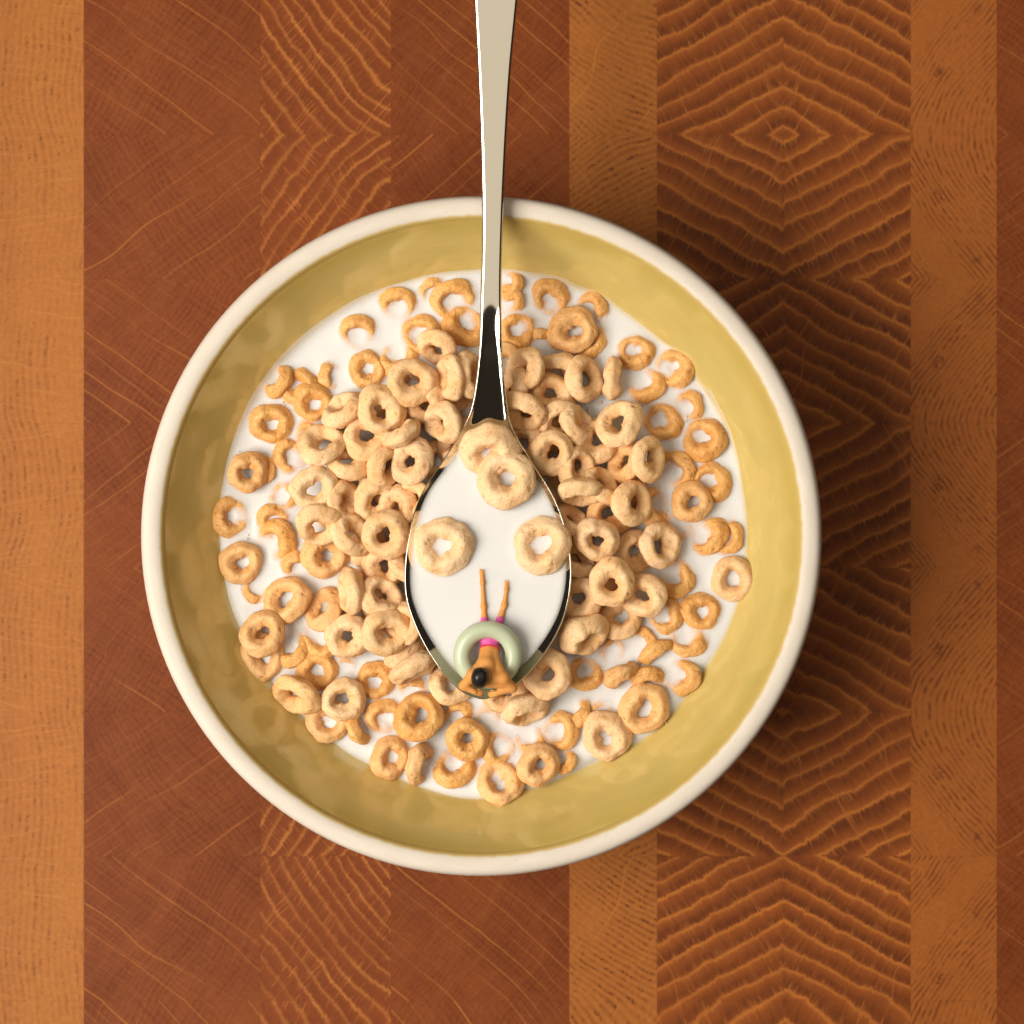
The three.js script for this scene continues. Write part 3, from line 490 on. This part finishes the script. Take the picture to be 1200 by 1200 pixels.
{
  const V = (x, y, h) => at(x, y, h);
  const hipL = V(568, 749, 56.0), hipR = V(579, 750, 56.0), kneeL = V(567.5, 722, 53.9), kneeR = V(588, 719, 53.9), ankL = V(565.5, 683, 54.0), ankR = V(593.5, 691, 54.0);
  const waist = V(573.5, 761, 57.4), chest = V(572, 779, 60.3), shL = V(554, 791, 61.0), shR = V(590, 795, 60.8), neck = V(567, 793, 61.9);
  const elL = V(543.5, 803.5, 59.0), elR = V(600.5, 806, 58.9), wrL = V(556.5, 811, 59.2), wrR = V(582, 812.5, 59.2);
  const head = V(562.5, 794, 62.9);
  const body = [
    [ankL, kneeL.clone().lerp(ankL, 0.3), 0.50, 0.74], [kneeL.clone().lerp(ankL, 0.3), kneeL, 0.74, 0.70], [kneeL, hipL, 0.72, 1.25],
    [ankR, kneeR.clone().lerp(ankR, 0.35).add(new THREE.Vector3(0.25, 0, 0)), 0.46, 0.78], [kneeR.clone().lerp(ankR, 0.35).add(new THREE.Vector3(0.25, 0, 0)), kneeR, 0.78, 0.70], [kneeR, hipR, 0.72, 1.25],
    [ankL, V(563, 668, 53.7), 0.46, 0.34], [ankL, V(566.5, 668.5, 53.7), 0.46, 0.34], [ankR, V(592.3, 680.5, 53.6), 0.40, 0.30], [ankR, V(596, 681.5, 53.6), 0.40, 0.30],
    [hipL, hipR, 1.35, 1.35], [hipL.clone().lerp(hipR, 0.5), waist, 1.55, 1.5],
    [waist.clone().add(new THREE.Vector3(-1.2, 0, 0)), V(566, 776, 59.5), 1.25, 1.4], [waist.clone().add(new THREE.Vector3(1.2, 0, 0)), V(581, 777, 59.5), 1.25, 1.4], [V(566, 776, 59.5), V(556, 790, 60.6), 1.4, 1.7], [V(581, 777, 59.5), V(588, 793, 60.5), 1.4, 1.7], [waist, chest, 1.5, 1.8], [chest, V(572, 793, 60.6), 2.0, 2.0],
    [shL, shR, 1.6, 1.6], [neck, head, 0.85, 0.9],
    [shL, elL, 1.5, 1.2], [elL, wrL, 1.2, 0.75], [shR, elR, 1.5, 1.2], [elR, wrR, 1.2, 0.75], [V(560, 799, 59.8), V(588, 801, 59.4), 1.4, 1.4],
  ];
  const c = V(572, 742, 57);
  const fig = group('toy_person', V(572, 757, 53.7));
  const o = V(572, 757, 53.7), put = (g) => mmGeo(g.translate(-o.x, -o.y, -o.z));
  const skin = new THREE.MeshPhysicalMaterial({ color: new THREE.Color().setRGB(0.66, 0.285, 0.075), roughness: 0.5, specularIntensity: 0.4 });
  const parts = [fieldMesh(body, [c.x, c.y, c.z, 19], 128, 0.7)];
  // head: skull, jaw, nose, ears; it hangs forward over the folded arms
  const fw = new THREE.Vector3(0, -0.45, 0.89), side = new THREE.Vector3(1, 0, 0), hu = new THREE.Vector3().crossVectors(side, fw).negate(), hp = (a, b, d) => head.clone().addScaledVector(side, a).addScaledVector(hu, b).addScaledVector(fw, d);
  parts.push(fieldMesh([[hp(0, 0.5, -0.3), hp(0, 0.6, 0.3), 1.9, 1.8], [hp(0, -0.3, 0.4), hp(0, -1.3, 0.9), 1.5, 0.9], [hp(0, 0.1, 2.0), hp(0, -0.35, 2.45), 0.18, 0.3], [hp(-1.85, -0.1, 0), hp(-1.95, 0.4, -0.1), 0.25, 0.3], [hp(1.85, -0.1, 0), hp(1.95, 0.4, -0.1), 0.25, 0.3], [hp(-0.45, -1.0, 1.55), hp(0.45, -1.0, 1.55), 0.16, 0.16], [neck, hp(0, -0.6, -0.3), 0.9, 0.9]], [head.x, head.y, head.z, 4], 56, 0.3));
  // hands: palm, four fingers and a thumb, laid over the spoon's edge
  for (const [w, dir, sd] of [[wrL, new THREE.Vector3(0.95, -0.1, 0.25), 1], [wrR, new THREE.Vector3(-0.95, -0.1, 0.22), -1]]) {
    const f = dir.clone().normalize(), across = new THREE.Vector3(0, 0, 1).addScaledVector(f, -f.z).normalize(), dn = new THREE.Vector3(0, -1, 0), q = (a, b, d) => w.clone().addScaledVector(f, a).addScaledVector(across, b).addScaledVector(dn, d);
    const bones = [[q(0, 0, 0), q(0.5, 0.2, 0), 0.5, 0.36], [q(0.4, -0.35, 0), q(1.3, -0.45, 0.05), 0.34, 0.26], [q(0.4, 0.35, 0), q(1.3, 0.5, 0.05), 0.34, 0.26], [q(0.4, 0, 0), q(1.3, 0, 0.05), 0.36, 0.28], [q(0.5, -0.4, 0), q(0.95, -0.95, 0.2), 0.24, 0.19], [q(0.95, -0.95, 0.2), q(1.35, -1.05, 0.35), 0.19, 0.15]];
    [[-0.5, 0.85], [-0.17, 1], [0.16, 0.94], [0.48, 0.75]].forEach(([b, l]) => { bones.push([q(1.25, b, 0.05), q(1.25 + 0.6 * l, b * 1.15, 0.15), 0.19, 0.165], [q(1.25 + 0.6 * l, b * 1.15, 0.15), q(1.25 + 1.0 * l, b * 1.2, 0.5), 0.165, 0.14]); });
    const m = q(1, 0, 0.1); parts.push(fieldMesh(bones, [m.x, m.y, m.z, 2.2], 48, 0.1));
  }
  mk('body', put(mergeGeometries(parts.map((g) => { g.deleteAttribute('uv'); return g; }))), skin, fig);
  const cloth = new THREE.MeshPhysicalMaterial({ color: new THREE.Color().setRGB(0.72, 0.10, 0.36), roughness: 0.55 });
  const inflate = (l, a) => l.map(([p, q, r1, r2]) => [p, q, r1 + a, r2 + a]);
  const hemL = kneeL.clone().lerp(hipL, 0.08), hemR = kneeR.clone().lerp(hipR, 0.12), wdir = chest.clone().sub(waist).normalize(), w0 = waist.clone().addScaledVector(wdir, -0.45);
  const bits = inflate([[kneeL, hipL, 0.74, 1.25], [kneeR, hipR, 0.74, 1.25], [hipL, hipR, 1.35, 1.35], [hipL.clone().lerp(hipR, 0.5), waist, 1.55, 1.5], [waist.clone().add(new THREE.Vector3(-1.2, 0, 0)), V(559, 786, 60.6), 1.25, 1.45], [waist.clone().add(new THREE.Vector3(1.2, 0, 0)), V(585, 787, 60.6), 1.25, 1.45]], 0.17);
  const legCut = (p) => { const l = hipL.clone().sub(kneeL).normalize(), r = hipR.clone().sub(kneeR).normalize(); return Math.max(-p.clone().sub(hemL).dot(l), -p.clone().sub(hemR).dot(r)); };
  const hip0 = hipL.clone().lerp(hipR, 0.5);
  mk('shorts', put(fieldMesh(bits, [hip0.x, hip0.y, hip0.z, 9], 90, 0.6, (p) => Math.max(p.clone().sub(w0).dot(wdir), legCut(p)))), cloth, fig);
  mk('waistband', put(fieldMesh(bits.map(([p, q, a, b]) => [p, q, a + 0.06, b + 0.06]), [waist.x, waist.y, waist.z, 6], 70, 0.6, (p) => Math.abs(p.clone().sub(w0).dot(wdir) - 0.3) - 0.32)), new THREE.MeshPhysicalMaterial({ color: new THREE.Color().setRGB(0.62, 0.03, 0.04), roughness: 0.5 }), fig);
  // hair: a smooth dark cap with faint combed ridges
  const hg = new THREE.SphereGeometry(1, 48, 36), hpz = hg.attributes.position, hc = hp(0, 0.75, -0.35);
  for (let i = 0; i < hpz.count; i++) { const x = hpz.getX(i), y = hpz.getY(i), z = hpz.getZ(i), a = Math.atan2(x, z), k = 1 + 0.02 * Math.sin(a * 17 + 2 * y) * (1 - y * y) + 0.05 * noise3(x * 2, y * 2, z * 2); hpz.setXYZ(i, x * 2.35 * k, y * 2.4 * k, z * 2.9 * k); }
  hg.computeVertexNormals(); hg.applyMatrix4(new THREE.Matrix4().makeBasis(side, hu, fw)); hg.translate(hc.x, hc.y, hc.z);
  mk('hair', put(hg), new THREE.MeshPhysicalMaterial({ color: new THREE.Color().setRGB(0.012, 0.009, 0.008), roughness: 0.32, specularIntensity: 0.8 }), fig);
  tag(fig, 'tiny bare backed person in pink shorts leaning over the pale green swim ring', 'figurine');
}

renderer.setSize(1024, 1024);
renderer.render(scene, camera);
